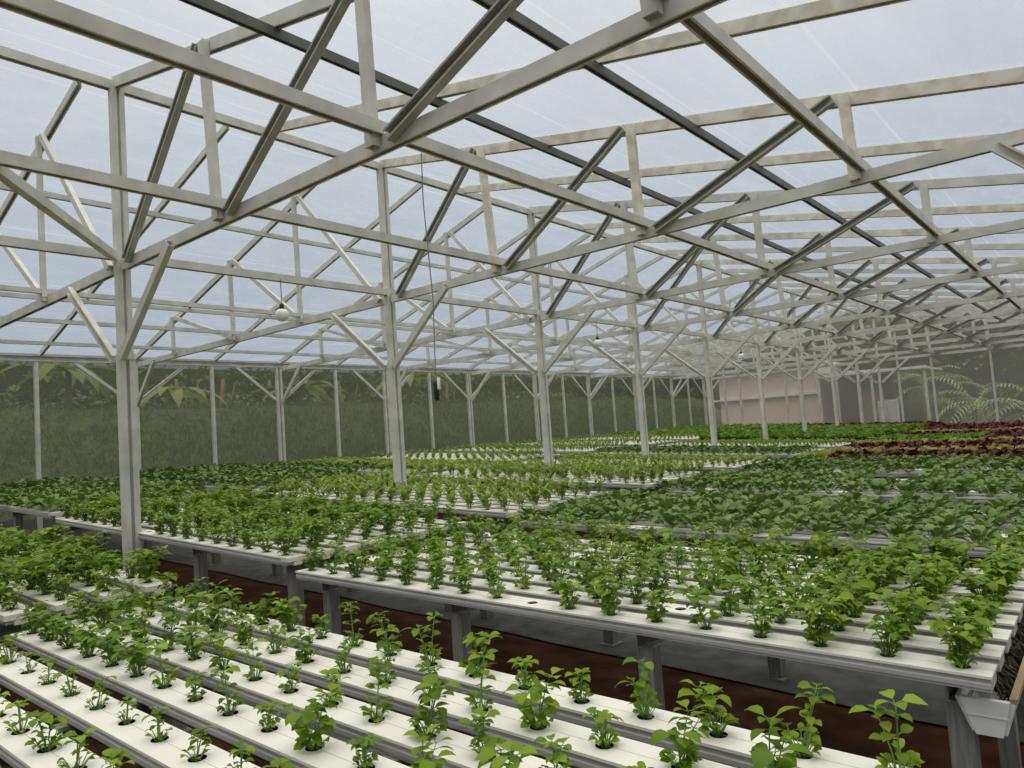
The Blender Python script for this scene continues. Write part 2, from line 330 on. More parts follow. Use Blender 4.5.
# ------------------------------------------------------------------ grow channels and benches
def channel_meshes(L, n):
    W = WID; lid = MB(); x0 = -L; mar = (L-(n-1)*HOLE)/2
    ed = [x0]+[x0+mar+(i-.5)*HOLE for i in range(1, n)]+[0]
    r = .026
    for i in range(n):
        xa, xb = ed[i], ed[i+1]; xc = x0+mar+i*HOLE
        k = 16; ring = [(xc+r*math.cos(6.2832*j/k), r*math.sin(6.2832*j/k), 0) for j in range(k)]
        inn = [(xc+r*math.cos(6.2832*j/k), r*math.sin(6.2832*j/k), -.03) for j in range(k)]
        outer = []
        for j in range(k):
            a = 6.2832*j/k; c, s_ = math.cos(a), math.sin(a)
            hx = (xb-xc) if c > 0 else (xc-xa); hy = W/2
            f = min(hx/abs(c) if abs(c) > 1e-6 else 1e9, hy/abs(s_) if abs(s_) > 1e-6 else 1e9)
            outer.append((xc+c*f, s_*f, 0))
        b = ring+outer
        fs = [(j, k+j, k+(j+1) % k, (j+1) % k) for j in range(k)]
        lid.add(b, fs)
        for cx, cy in ((xa, -W/2), (xa, W/2), (xb, -W/2), (xb, W/2)):        # corner fill
            best = sorted(range(k), key=lambda j: -((1 if (cx > xc) == (outer[j][0] > xc) and (cy > 0) == (outer[j][1] > 0) else 0)))
            q = [o for o in outer if (o[0]-xc)*(cx-xc) > 0 and o[1]*cy > 0]
            onx = [o for o in outer if abs(o[0]-cx) < 1e-6 and o[1]*cy >= -1e-9]; ony = [o for o in outer if abs(o[1]-cy) < 1e-6 and (o[0]-xc)*(cx-xc) >= -1e-9]
            if onx and ony:
                pa = max(onx, key=lambda o: abs(o[1])); pb = max(ony, key=lambda o: abs(o[0]-xc))
                f = (0, 1, 2) if (cx > xc) == (cy > 0) else (2, 1, 0)
                lid.add([pa, (cx, cy, 0), pb], [f])
        lid.add(ring+inn, [(j, (j+1) % k, k+(j+1) % k, k+j) for j in range(k)], 1)
    # lips, ends, and the two fine joint lines along the top
    for sy in (-1, 1):
        lid.box(x0, 0, min(sy*W/2, sy*(W/2-.006)), max(sy*W/2, sy*(W/2-.006)), -.009, -.0005)
    lid.box(x0, 0, .0, .0018, -.0005, .0004, 2)
    lid.box(x0, x0+.004, -W/2, W/2, -.009, -.0005); lid.box(-.004, 0, -W/2, W/2, -.009, -.0005)
    body = MB(); w = W/2-.006; h = .052
    for sy in (-1, 1):
        prof = [(-w, -.006), (-w, -.024), (-w-.004, -.028), (-w-.004, -.042), (-w, -.046), (-w, -h), (-w+.006, -h), (-w+.006, -.006)]
        vs = [(x, sy*a, b) for x in (x0+.004, -.004) for a, b in prof]; k = len(prof)
        fs = [(i, (i+1) % k, k+(i+1) % k, k+i) if sy > 0 else (i, k+i, k+(i+1) % k, (i+1) % k) for i in range(k)]
        body.add(vs, fs)
    body.box(x0+.004, -.004, -w, w, -h, -h+.004)
    body.box(x0+.004, x0+.01, -w, w, -h, -.012); body.box(-.01, -.004, -w, w, -h, -.012)
    cap = MB(); cap.box(-.07, .012, -W/2-.002, W/2+.002, -.026, .003); cap.box(-.02, .018, -.03, .03, -.052, -.03)
    return lid.mesh('channel_lid', ['lid', 'black', 'groove']), body.mesh('channel_body', 'body'), cap.mesh('channel_cap', 'cap')
CM = {b: channel_meshes(BLK[b][1]-BLK[b][0], BLK[b][2]) for b in BLK}
def chan_y(row, i): return ROWS[row]+WID/2+i*PITCH
def hole_x(b, j):
    x0, x1, n = BLK[b]; L = x1-x0
    return x0+(L-(n-1)*HOLE)/2+j*HOLE
def hole_pos(row, b, i, j):
    x = hole_x(b, j); return Vector((x, chan_y(row, i), tz(b, x)))
CHORD = ['front', 'second', 'third', 'fourth', 'fifth', 'sixth', 'seventh', 'back']
for r in range(len(ROWS)):
    for b in 'RML':
        if b == 'L' and r == 0: continue
        x0, x1, n = BLK[b]
        bench = f'{ORD[r+1]}-row {BN[b]} bench'
        for i in range(NCH):
            th = math.atan(SL[b])
            c = empty('grow_channel', (x1, chan_y(r, i), tz(b, x1)), (0, th, 0))
            tag(c, f'white-topped grey grow channel, {CHORD[i]} of eight on the {bench}', 'grow channel', f'grow channels of the {bench}')
            lid, body, cap = CM[b]
            lo = link('lid', lid, c)
            if r < 6: link('body', body, c)
            else: link('body', body, c)
            if b != 'R' and r < 4: link('end_cap', cap, lo)
        # bench frame
        f = empty('bench_frame', (x1, ROWS[r], gz(x1)))
        tag(f, f'weathered grey post-and-beam bench frame carrying the {bench} channels', 'bench', 'bench frames')
        D = (NCH-1)*PITCH+WID
        xs = [x0+.2, x0+.2+(x1-x0-.36)/3, x0+.2+2*(x1-x0-.36)/3, x1-.12]
        for x in xs:
            zt = tz(b, x)-.053
            m = MB(); m.chan((x-x1, .085, zt-.04-gz(x1)), (x-x1, D-.02, zt-.04-gz(x1)), .06, .078, side=1); link('cross_beam', m.mesh('cross_beam', 'timber'), f)
            for yy in (.13, D-.13):
                m = MB(); m.bar((x-x1, yy, gz(x)-gz(x1)-.03), (x-x1, yy, zt-.08-gz(x1)), .076, .076, (0, 1, 0))
                m.box(x-x1-.06, x-x1+.06, yy-.06, yy+.06, gz(x)-gz(x1)-.03, gz(x)-gz(x1)+.02)
                link('leg', m.mesh('bench_leg', 'timber'), f)
# drain trough along the right ends
tr = empty('drain_trough', (-.412, 2.84, 0)); tag(tr, 'white boarded drain trough with wooden rim at the right ends of the channels', 'trough')
zt = H-.985
m = MB(); m.prism((0, -.01, 0), (0, .012, 0), [(-.085, zt+.004), (-.045, zt-.11), (.03, zt-.11), (.06, zt+.004)], (0, 0, 1)); m.prism((0, -.013, 0), (0, -.011, 0), [(-.07, zt-.046), (-.069, zt-.05), (.052, zt-.05), (.053, zt-.046)], (0, 0, 1)); link('end_board', m.mesh('trough_end', 'white'), tr)
m = MB()
for a, bb in ((-.085, -.045), (.06, .03)):
    s_ = 1 if a > 0 else -1
    m.add([(a, 0, zt), (a, 25, zt), (bb, 25, zt-.105), (bb, 0, zt-.105), (a+s_*.012, 0, zt), (a+s_*.012, 25, zt), (bb+s_*.012, 25, zt-.105), (bb+s_*.012, 0, zt-.105)],
          [(0, 1, 2, 3), (7, 6, 5, 4), (0, 4, 5, 1), (3, 2, 6, 7), (0, 3, 7, 4), (1, 5, 6, 2)])
m.box(-.045, .03, 0, 25, zt-.115, zt-.102)
link('side_board', m.mesh('trough_side', 'white'), tr)
m = MB(); m.bar((.068, 0, zt+.008), (.068, 25, zt+.008), .022, .016); link('wooden_rim', m.mesh('trough_rim', 'wood'), tr)
for yy in (.4, 2.4, 4.4, 6.4, 8.4):
    m = MB(); m.bar((-.01, yy, -.02), (-.01, yy, zt-.115), .06, .06, (0, 1, 0)); link('leg', m.mesh('trough_leg', 'timber'), tr)
rng = random.Random(3)
m = MB()
for k in range(420):
    y = 2.98+rng.random()*1.75; x = -.405+rng.gauss(0, .012); z = H-.95-rng.random()*.03
    m.tube([(x, y, z), (x+rng.gauss(.02, .015), y+rng.gauss(0, .02), z-.03-rng.random()*.03), (x+rng.gauss(.02, .015), y+rng.gauss(0, .03), z-.05-rng.random()*.05)], .006, 4, 0, .002)
stuff(link('hanging_roots', m.mesh('roots', 'root')), 'dark wet roots hanging from the channel ends into the trough', 'roots')
m = MB(); m.box(-.2, -.02, 1.7, 27, -.05, .5)
tag(link('concrete_kerb', m.mesh('kerb', 'concrete')), 'low grey concrete kerb running past the drain trough', 'kerb')
# woven ground cover in the aisles
for k, (ya, yb) in enumerate([(2.15, 2.72), (4.2, 5.35), (6.85, 7.85), (9.4, 10.3), (11.95, 12.9)]):
    m = MB(); nx, ny = 30, 6; rg = random.Random(k)
    xs = [-12.8+i*12.5/nx for i in range(nx+1)]
    vs = [(x, ya+(yb-ya)*j/ny+(rg.gauss(0, .015) if j in (0, ny) else 0), gz(x)+.012+(rg.random()*.02 if 0 < j < ny else 0)) for j in range(ny+1) for x in xs]
    m.add(vs, [(j*(nx+1)+i, j*(nx+1)+i+1, (j+1)*(nx+1)+i+1, (j+1)*(nx+1)+i) for j in range(ny) for i in range(nx)])
    tag(link('ground_cover', m.mesh('mat', 'mat', True)), f'grey woven ground cover on the soil behind the {ORD[k+1]} row of benches', 'ground cover', 'ground cover strips')

# ------------------------------------------------------------------ plants
def leaf(mb, base, az, el, length, width, droop=.5, fold=.25, rows=4, shape='ovate', mi=0, twist=0., wavy=0.):
    """One leaf blade starting at base, heading az / el (radians), bending down by droop over its length."""
    prof = {'ovate': [.12, .85, 1., .62, 0.], 'spoon': [.26, .74, 1., .92, .42], 'strap': [.6, 1., .95, .7, 0.], 'frill': [.4, .8, 1.1, 1.15, .7]}[shape]
    n = rows; p = Vector(base); vs = []; step = length/n; e = el
    side = Vector((-math.sin(az), math.cos(az), 0))
    for i in range(n+1):
        t = i/n; k = t*4; a = int(min(k, 3)); w = width/2*(prof[a]*(1-(k-a))+prof[a+1]*(k-a))
        d = Vector((math.cos(az)*math.cos(e), math.sin(az)*math.cos(e), math.sin(e)))
        up = Vector((-math.cos(az)*math.sin(e), -math.sin(az)*math.sin(e), math.cos(e)))
        s2 = side*math.cos(twist)+up*math.sin(twist); u2 = up*math.cos(twist)-side*math.sin(twist)
        wz = wavy*w*(1 if i % 2 else -1)
        vs += [p+s2*w+u2*(fold*w+wz), p.copy(), p-s2*w+u2*(fold*w-wz)]
        p = p+d*step; e -= droop/n*(1+t)
    fs = []
    for i in range(n):
        a = i*3
        if i == n-1 and prof[4] == 0: fs += [(a, a+1, a+4), (a+1, a+2, a+4)]
        else: fs += [(a, a+1, a+4, a+3), (a+1, a+2, a+5, a+4)]
    mb.add(vs, fs, mi)

def herb(seed, h, nst, nbase, ll, spread, lean, rows=4):
    """Basil-like seedling: a clump of small leaves at the collar and a few stems with leaf pairs and a leaf trio on top."""
    g = random.Random(seed); lf, st = MB(), MB()
    for k in range(nbase):
        a = g.random()*6.283; r = .006+g.random()*.012; z = g.random()*h*.28
        pt = Vector((math.cos(a)*(r+.012), math.sin(a)*(r+.012), z+.008)); st.tube([(0, 0, -.015), pt], .0013, 3)
        leaf(lf, pt, a+g.gauss(0, .4), g.uniform(.1, 1.0), ll*g.uniform(.5, .85), ll*g.uniform(.4, .6), g.uniform(.4, 1.2), .25, rows, twist=g.gauss(0, .4))
    for k in range(nst):
        a = g.random()*6.283; hh = h*g.uniform(.62, 1.0) if k else h
        tip = Vector((math.cos(a)*spread*g.uniform(.3, 1.), math.sin(a)*spread*g.uniform(.3, 1.), hh)) + Vector((lean*math.cos(seed), lean*math.sin(seed), 0))
        pts = [Vector((g.gauss(0, .006), g.gauss(0, .006), -.015))]
        mid = tip*.5+Vector((0, 0, hh*.08)); pts += [mid*.6, mid, tip*.78+Vector((0, 0, .01)), tip]
        st.tube(pts, .0022, 4, 0, .0014)
        for q, p in enumerate(pts[1:]):
            top = q == len(pts)-2; n = g.choice((3, 3, 4)) if top else (2 if q else g.choice((0, 2)))
            a0 = g.random()*6.283
            for i in range(n):
                aa = a0+i*6.283/max(n, 1)+g.gauss(0, .2); s_ = ll*g.uniform(.75, 1.25)*(1.12 if top else .85)
                pe = p+Vector((math.cos(aa), math.sin(aa), .35))*s_*.28
                st.tube([p, pe], .0012, 3)
                leaf(lf, pe, aa, g.uniform(-.1, .55), s_, s_*g.uniform(.6, .8), g.uniform(.5, 1.3), .22, rows, twist=g.gauss(0, .25))
    return lf, st
def cabbage(seed, rows=6):
    g = random.Random(seed); lf, st = MB(), MB(); n = g.randint(14, 18)
    for k in range(n):
        a = k*2.4+g.gauss(0, .2); t = k/n; e = .55+t*.85+g.gauss(0, .08); l0 = g.uniform(.05, .075)*(1-.2*t)
        b = Vector((math.cos(a), math.sin(a), 0))*.008
        p = b+Vector((math.cos(a)*math.cos(e), math.sin(a)*math.cos(e), math.sin(e)))*l0
        st.tube([b+Vector((0, 0, -.012)), (b+p)/2+Vector((0, 0, .004)), p], .0045, 5, 0, .003)
        leaf(lf, p-(p-b)*.15, a, e+.1, g.uniform(.07, .095), g.uniform(.046, .06), g.uniform(.7, 1.4), .3, rows, 'spoon', twist=g.gauss(0, .25))
    return lf, st
def shoots(seed, rows=3):
    g = random.Random(seed); lf = MB()
    for k in range(g.randint(8, 12)):
        a = g.random()*6.283; h = g.uniform(.06, .15); e = g.uniform(1.0, 1.5)
        d = Vector((math.cos(a)*math.cos(e), math.sin(a)*math.cos(e), math.sin(e))); b = Vector((g.gauss(0, .01), g.gauss(0, .01), -.012))
        lf.tube([b, b+d*h], .0018, 3)
        for q in range(3):
            leaf(lf, b+d*h*(.5+.25*q), a+q*2.6+g.gauss(0, .5), g.uniform(.3, 1.1), g.uniform(.045, .07), .026, .6, .2, rows, 'strap')
    return lf
def lettuce(seed, rows=3, size=1.):
    g = random.Random(seed); lf = MB(); n = g.randint(9, 13)
    for k in range(n):
        a = k*2.4+g.gauss(0, .2); e = .2+1.1*k/n
        leaf(lf, (math.cos(a)*.006, math.sin(a)*.006, -.004), a, e, size*g.uniform(.09, .125), size*g.uniform(.08, .1), g.uniform(.3, .9), .3, rows, 'frill', wavy=.25, twist=g.gauss(0, .15))
    return lf

HV = {'sparse': [herb(10+i, .068, 2, 12, .024, .02, .004) for i in range(3)],
      'compact': [herb(20+i, .085, 3, 22, .030, .026, .004) for i in range(3)],
      'leggy': [herb(30+i, .155, 2, 24, .038, .045, .012) for i in range(4)],
      'broad-leaved': [herb(40+i, .13, 3, 24, .045, .05, .01) for i in range(3)],
      'bushy': [herb(50+i, .115, 8, 26, .034, .06, 0) for i in range(3)],
      'large bushy': [herb(60+i, .165, 13, 30, .042, .08, .01) for i in range(3)]}
HM = {k: [(a.mesh('herb_leaves', 'herb', True), b.mesh('herb_stems', 'herb_stem', True)) for a, b in v] for k, v in HV.items()}
CV = [cabbage(100+i) for i in range(5)]
CBM = [(a.mesh('cabbage_leaves', 'cabbage', True), b.mesh('cabbage_stalks', 'cabbage_stalk', True)) for a, b in CV]
def join2(a, b):
    m = MB(); m.add(a.v, a.f, 0); m.add(b.v, b.f, 1); return m
CBJ = [join2(a, b).mesh('cabbage_whole', ['cabbage', 'cabbage_stalk'], True) for a, b in CV]
SV = [shoots(200+i) for i in range(5)]; SM = [a.mesh('shoots', 'shoot', True) for a in SV]
LV = [lettuce(300+i) for i in range(4)]
LM = {c: [a.mesh('lettuce_'+c, c, True) for a in LV] for c in ('green', 'pale', 'red')}

class Mass:
    """Merges many plants into one mesh."""
    def __init__(s): s.v = []; s.f = []; s.n = 0; s.mi = []
    def put(s, mb, loc, rz, sc, mi=0):
        a = np.array([tuple(x) for x in mb.v]); c, q = math.cos(rz), math.sin(rz)
        a = a @ np.array([[c, q, 0], [-q, c, 0], [0, 0, 1]])*sc+np.array(loc)
        s.v.append(a); s.f += [tuple(i+s.n for i in f) for f in mb.f]; s.n += len(a); s.mi += [mi]*len(mb.f)
    def link(s, name, mats, label, cat):
        if not s.n: return
        me = bpy.data.meshes.new(name); me.from_pydata(np.concatenate(s.v).tolist(), [], s.f)
        for x in mats: me.materials.append(M[x])
        me.polygons.foreach_set('material_index', s.mi); me.polygons.foreach_set('use_smooth', [True]*len(s.f)); me.update()
        stuff(link(name, me), label, cat)

# camera basis, needed to know which plants the photo shows
RT = Vector((.768, .637, -.070)); UPV = Vector((.097, -.006, .995)); FW = Vector((-.634, .771, .066))
def seen(p, pad=30):
    d = p-Vector((0, 0, H)); z = d.dot(FW)
    if z < .2: return False
    u = 512+728*d.dot(RT)/z; v = 384-728*d.dot(UPV)/z
    return -pad < u < 1024+pad and -pad < v < 768+pad

rng = random.Random(11)
def crop(r, b, i, j):
    """What grows in hole j of channel i, row r, block b: (species, look, scale) or None."""
    u = rng.random()
    if r == 0 and b == 'R':
        if i <= 1 and u < .12: return None
        if i <= 3: look = rng.choice(('sparse', 'sparse', 'compact')); s = .95+.35*rng.random()
        elif j < 6: look = rng.choice(('bushy', 'bushy', 'broad-leaved')); s = .95+.25*rng.random()
        elif i <= 5: look = rng.choice(('compact', 'compact', 'leggy', 'broad-leaved')); s = .85+.3*rng.random()
        else: look = rng.choice(('leggy', 'leggy', 'compact', 'broad-leaved')); s = .9+.25*rng.random()
        if j > 10 and i > 4: s *= 1.06
        return ('herb', look, s)
    if r == 0: return ('herb', rng.choice(('bushy', 'large bushy', 'broad-leaved')), (1.0+.25*rng.random()))
    if r == 1 and b == 'M': return ('herb', rng.choice(('bushy', 'bushy', 'large bushy')), .95+.25*rng.random())
    if r == 1 and b == 'R':
        if u < .04: return None
        if j >= 14: return ('herb', rng.choice(('large bushy', 'large bushy', 'bushy')), .9+.2*rng.random())
        return ('herb', rng.choice(('bushy', 'leggy', 'bushy', 'broad-leaved', 'bushy')), 1.05+.3*rng.random())
    if b == 'L' and r in (1, 2): return ('cabbage', '', 1.15+.3*rng.random())
    if b == 'R' and r in (2, 3, 4):
        if u < .05 or (r == 3 and j in (9, 10) and i > 2): return None
        return ('cabbage', '', 1.0+.3*rng.random())
    if b == 'M' and r in (2, 3): return None if u < .04 else ('shoot', '', 1.1+.4*rng.random())
    if b == 'L' and r == 3: return ('cabbage', '', .9+.3*rng.random()) if i < 2 else ('pale', '', .8+.3*rng.random())
    if b == 'M' and r == 4: return ('shoot', '', .8+.3*rng.random()) if i < 5 else ('pale', '', .6+.3*rng.random())
    if b == 'L' and r in (4, 5): return ('shoot', '', .7+.3*rng.random())
    if b == 'M' and r == 5: return ('cabbage', '', .85+.25*rng.random()) if i < 6 else ('shoot', '', .8)
    if b == 'R' and r in (5, 6, 8, 9, 10):
        c = 'red' if i % 8 in ((0, 1, 2, 6, 7) if r == 5 else (0, 1, 2, 3)) else 'pale'
        if r > 8: c = 'red'
        if r in (5,) and j < 2: c = 'pale'
        return (c, '', 1.05+.35*rng.random())
    if b == 'R' and r == 7: return ('green' if j < 9 else 'red', '', 1.1+.3*rng.random())
    if b == 'M' and r == 6: return ('shoot', '', .7+.2*rng.random()) if i < 6 else ('pale', '', .6+.2*rng.random())
    if b == 'M' and r in (7, 8, 9): return ('green', '', 1.3+.4*rng.random())
    if b == 'M' and r == 10: return ('red', '', 1.2+.3*rng.random())
    if b == 'L' and r >= 8: return ('green', '', 1.+.3*rng.random())
    return ('shoot', '', .7+.2*rng.random()) if u < .8 else None

cands = {}
for r in range(len(ROWS)):
    for b in 'RML':
        if b == 'L' and r == 0: continue
        for i in range(NCH):
            for j in range(BLK[b][2]):
                c = crop(r, b, i, j)
                if abs(hole_x(b, j)-XC) < .14 and min(abs(chan_y(r, i)-q) for q in FR) < .16: continue
                if not c: continue
                p = hole_pos(r, b, i, j); rz = rng.random()*6.283; v = rng.randrange(60)
                d = (p-Vector((0, 0, H))).length
                cands.setdefault(c[0], []).append(((0 if seen(p) else 1, d), r, b, i, j, c[1], c[2], p, rz, v))
NOUN = {'herb': 'herb seedling', 'cabbage': 'dark green cabbage', 'shoot': 'slender green shoots', 'green': 'bright green lettuce', 'pale': 'pale lettuce', 'red': 'dark red lettuce'}
OBN = {'herb': 'herb_seedling', 'cabbage': 'leafy_cabbage', 'shoot': 'shoot_clump', 'green': 'green_lettuce', 'pale': 'pale_lettuce', 'red': 'red_lettuce'}
CAT = {'herb': 'seedling', 'cabbage': 'cabbage', 'shoot': 'shoots', 'green': 'lettuce', 'pale': 'lettuce', 'red': 'lettuce'}
for sp, lst in cands.items():
    lst.sort(key=lambda q: q[0]); mass = Mass()
    for k, (key, r, b, i, j, look, s, p, rz, v) in enumerate(lst):
        if k < 300 and key[0] == 0:
            n = BLK[b][2]
            pos = f'{ORD[j+1]} from left' if j < n/2 else (f'{ORD[n-j]} from right')
            lab = f'{(look+" ") if look else ""}{NOUN[sp]}, {pos}, {CHORD[i]} channel, {ORD[r+1]}-row {BN[b]} bench'
            grp = f'{NOUN[sp]}s on the {ORD[r+1]}-row {BN[b]} bench'
            if sp == 'herb':
                o = empty(OBN[sp], p, (0, 0, rz)); o.scale = (s, s, s)
                a, c_ = HM[look][v % len(HM[look])]
                link('leaves', a, o); link('stems', c_, o)
            elif sp == 'cabbage' and r == 2:
                o = empty(OBN[sp], p, (0, 0, rz)); o.scale = (s, s, s)
                a, c_ = CBM[v % 5]; link('leaves', a, o); link('stalks', c_, o)
            else:
                me = CBJ[v % 5] if sp == 'cabbage' else SM[v % 5] if sp == 'shoot' else LM[sp][v % 4]
                o = link(OBN[sp], me, None, p, (0, 0, rz), s)
            tag(o, lab, CAT[sp], grp)
        elif sp == 'herb':
            a, c_ = HV[look][v % len(HV[look])]; mass.put(a, p, rz, s, 0); mass.put(c_, p, rz, s, 1)
        elif sp == 'cabbage':
            a, c_ = CV[v % 5]; mass.put(a, p, rz, s, 0); mass.put(c_, p, rz, s, 1)
        else:
            mass.put((SV[v % 5] if sp == 'shoot' else LV[v % 4]), p, rz, s)
    mats = {'herb': ['herb', 'herb_stem'], 'cabbage': ['cabbage', 'cabbage_stalk'], 'shoot': ['shoot']}.get(sp, [sp])
    mass.link(OBN[sp]+'_foliage', mats, f'crowded {NOUN[sp]} foliage filling the remaining benches farther back', CAT[sp])

# ------------------------------------------------------------------ outside: bank, trees, house
rng = random.Random(5)
m = MB()
def bank_h(x): return gz(x)+max(0, min(1, (-14.2-x)/3.2, (x+21.)/3.))*1.95+.15
nx, ny = 14, 60
xs = [-14.2-i*.9 for i in range(nx+1)]; ys = [-8+i*.75 for i in range(ny+1)]
m.add([(x, y, bank_h(x)+rng.random()*.12-.05) for y in ys for x in xs], [(j*(nx+1)+i, (j+1)*(nx+1)+i, (j+1)*(nx+1)+i+1, j*(nx+1)+i+1) for j in range(ny) for i in range(nx)])
for k in range(34000):
    x = -14.3-min(abs(rng.gauss(0, 1))*2., 4.5); y = -3+rng.random()*38; z = bank_h(x)
    a = rng.random()*6.283; l = rng.uniform(.1, .3)
    leaf(m, (x, y, z-.03), a, rng.uniform(.7, 1.5), l, rng.uniform(.015, .04), rng.uniform(.4, 1.6), .1, 2, 'strap', 1)
stuff(link('bank_grass', m.mesh('bank', ['bank', 'grass'])), 'green grassy bank rising just outside the netted wall', 'grass')

def crown(mb, c, rx, ry, rz_, n, ls, g):
    for k in range(n):
        v = Vector((g.gauss(0, 1), g.gauss(0, 1), g.gauss(0, 1))).normalized()*(.55+.45*g.random())
        p = Vector(c)+Vector((v.x*rx, v.y*ry, v.z*rz_))
        leaf(mb, p, math.atan2(v.y, v.x)+g.gauss(0, .6), g.uniform(-.5, .7), ls*g.uniform(.7, 1.3), ls*g.uniform(.4, .6), g.uniform(.2, 1), .2, 2, 'ovate')
def tree(x, y, h, lab, rx=1.6, n=500, ls=.35, cb=.45):
    g = random.Random(int(x*37+y*91)); zg = bank_h(x) if x < -14 and y < 30 else gz(x)
    t = empty('leafy_tree', (x, y, zg-.05)); tag(t, lab, 'tree', 'trees outside the nets')
    m = MB(); m.tube([(0, 0, 0), (g.gauss(0, .08), g.gauss(0, .08), h*.4), (g.gauss(0, .15), g.gauss(0, .15), h*.75)], .1, 7, 0, .05)
    for q in range(3): m.tube([(0, 0, h*.4), (g.gauss(0, .4), g.gauss(0, .4), h*.7)], .04, 5, 0, .02)
    link('trunk', m.mesh('trunk', 'bark', True), t)
    m = MB(); crown(m, (0, 0, h*(1+cb)/2), rx, rx, h*(1-cb)/2*1.1, n, ls, g); link('crown', m.mesh('crown', 'jungle', True), t)
def banana(x, y, h, lab, n=9, ll=1.7):
    g = random.Random(int(x*53+y*17)); zg = bank_h(x)
    t = empty('banana_plant', (x, y, zg-.05)); tag(t, lab, 'banana plant', 'banana plants outside the netted wall')
    m = MB(); m.tube([(0, 0, 0), (.03, .02, h*.5), (.0, .05, h)], .12, 8, 0, .06); link('trunk', m.mesh('banana_trunk', 'bark', True), t)
    m = MB()
    for k in range(n): leaf(m, (0, .03, h-.05), k*2.4+g.gauss(0, .3), g.uniform(.0, .4), ll*g.uniform(.8, 1.15), .36, g.uniform(.6, 1.1), .2, 8, 'strap')
    link('leaves', m.mesh('banana_leaves', 'banana', True), t)
def palm(x, y, h, lab, n=13, ll=2.4, zg=None):
    g = random.Random(int(x*71+y*13)); zg = gz(x) if zg is None else zg
    t = empty('palm_tree', (x, y, zg-.05)); tag(t, lab, 'palm', 'palms beyond the far net')
    m = MB(); m.tube([(0, 0, 0), (.05, .05, h*.5), (0, .02, h)], .14, 8, 0, .09); link('trunk', m.mesh('palm_trunk', 'bark', True), t)
    m = MB()
    for k in range(n):
        a = k*2.4+g.gauss(0, .2); e = g.uniform(.2, 1.3); p = Vector((0, .02, h)); L = ll*g.uniform(.8, 1.1)
        for q in range(14):
            d = Vector((math.cos(a)*math.cos(e), math.sin(a)*math.cos(e), math.sin(e))); p2 = p+d*L/14
            m.tube([p, p2], .012, 3)
            for s_ in (-1, 1): leaf(m, p2, a+s_*1.0, e*.4-.1, L*.3*(1-abs(q-6)/11), .05, .8, .1, 2, 'strap')
            p = p2; e -= .13
    link('fronds', m.mesh('palm_fronds', 'palm', True), t)
rg = random.Random(21)
for k, y in enumerate([.5, 3.2, 6.5, 9.2, 13, 17]):
    banana(-18.6-rg.random()*1., y, 1.25+.4*rg.random(), f'banana plant with broad yellow-green leaves outside the netted wall, {ORD[k+1]} from the camera end')
for k, (y, lean_) in enumerate([(1.2, .1), (9.8, -.1), (10.6, .2), (12.4, .05), (15.5, -.2), (20., .1)]):
    t = empty('bare_trunk', (-19.9, y, bank_h(-19.9)-.1)); tag(t, f'slender tan tree trunk rising behind the grass bank, {ORD[k+1]} from the camera end', 'tree trunk', 'bare trunks')
    m = MB(); m.tube([(0, 0, 0), (lean_*.5, lean_, 1.), (lean_*.7, lean_*1.6, 2.2)], .09, 7, 0, .05); link('stem', m.mesh('bare_stem', 'bark', True), t)
    m = MB(); m.tube([(lean_*.4, lean_*.8, .9), (.1, lean_+.35, 1.5), (.1, lean_+.5, 2.1)], .035, 5, 0, .015); link('branch', m.mesh('bare_branch', 'bark', True), t)
for k in range(15):
    y = -3+k*2.6+rg.random()
    tree(-20.8-rg.random()*1.6, y, 2.4+rg.random()*.35, f'dusty leafy tree on the bank behind the banana plants, {ORD[k+1]} from the camera end', 1.7, 900, .24, .25)
for k in range(9):
    x = -16+k*2.6+rg.random()
    tree(x, 44+rg.random()*3, 6.2+rg.random()*1.2, f'tall olive green tree far beyond the gable net, {ORD[k+1]} from the pink house', 2.4, 700, .55, .15)
for k, (x, y, h) in enumerate([(-2.2, 33.5, .9), (-4.2, 34.5, 1.3), (-.6, 35, 1.6), (-6.4, 36.5, 1.5), (1.2, 37, 1.3), (-6.9, 39, 2.2)]):
    palm(x, y, h, f'pale feathery palm behind the far net, {["third", "fourth", "second", "fifth", "first", "last"][k]} in the row')
m = MB(); rg = random.Random(9)
for k in range(3500):
    x = -6+rg.random()*16; y = 31+rg.random()*6; l = rg.uniform(.4, 1.)
    leaf(m, (x, y, gz(min(x, 3))-.02), rg.random()*6.28, rg.uniform(.8, 1.5), l, .06, rg.uniform(.3, 1.2), .1, 3, 'strap')
stuff(link('yard_grass', m.mesh('yard', 'grass')), 'tall pale grass growing beyond the far gable net', 'grass')

m = MB(); rg = random.Random(4)
for k in range(14000):
    y = -6+rg.random()*52; z = 1.0+rg.random()*3.6+.1*math.sin(y*1.3); x = -23.2-rg.random()*.9
    leaf(m, (x, y, z), rg.gauss(0, 1.2), rg.uniform(-.6, .9), rg.uniform(.25, .5), rg.uniform(.12, .25), rg.uniform(.2, 1.), .2, 2, 'ovate')
m.box(-24.6, -24.2, -8, 49, .5, 4.6)
for k in range(9000):
    x = -25+rg.random()*40; z = .2+rg.random()*7.3; y = 49-rg.random()*1.2
    leaf(m, (x, y, z), rg.gauss(-1.57, 1.2), rg.uniform(-.6, .9), rg.uniform(.4, .8), rg.uniform(.2, .4), rg.uniform(.2, 1.), .2, 2, 'ovate')
m.box(-25, 16, 49.2, 49.6, -.2, 7.4)
stuff(link('undergrowth', m.mesh('undergrowth', 'jungle')), 'dense dark green undergrowth closing the view beyond the nets', 'undergrowth')
hs = empty('pink_house', (-12., 34, gz(-12))); tag(hs, 'pale pink rendered house wall beyond the far net', 'house')
m = MB(); m.box(-2.85, 1.8, 0, 4, -.3, 3.3); link('wall', m.mesh('house_wall', 'house'), hs)
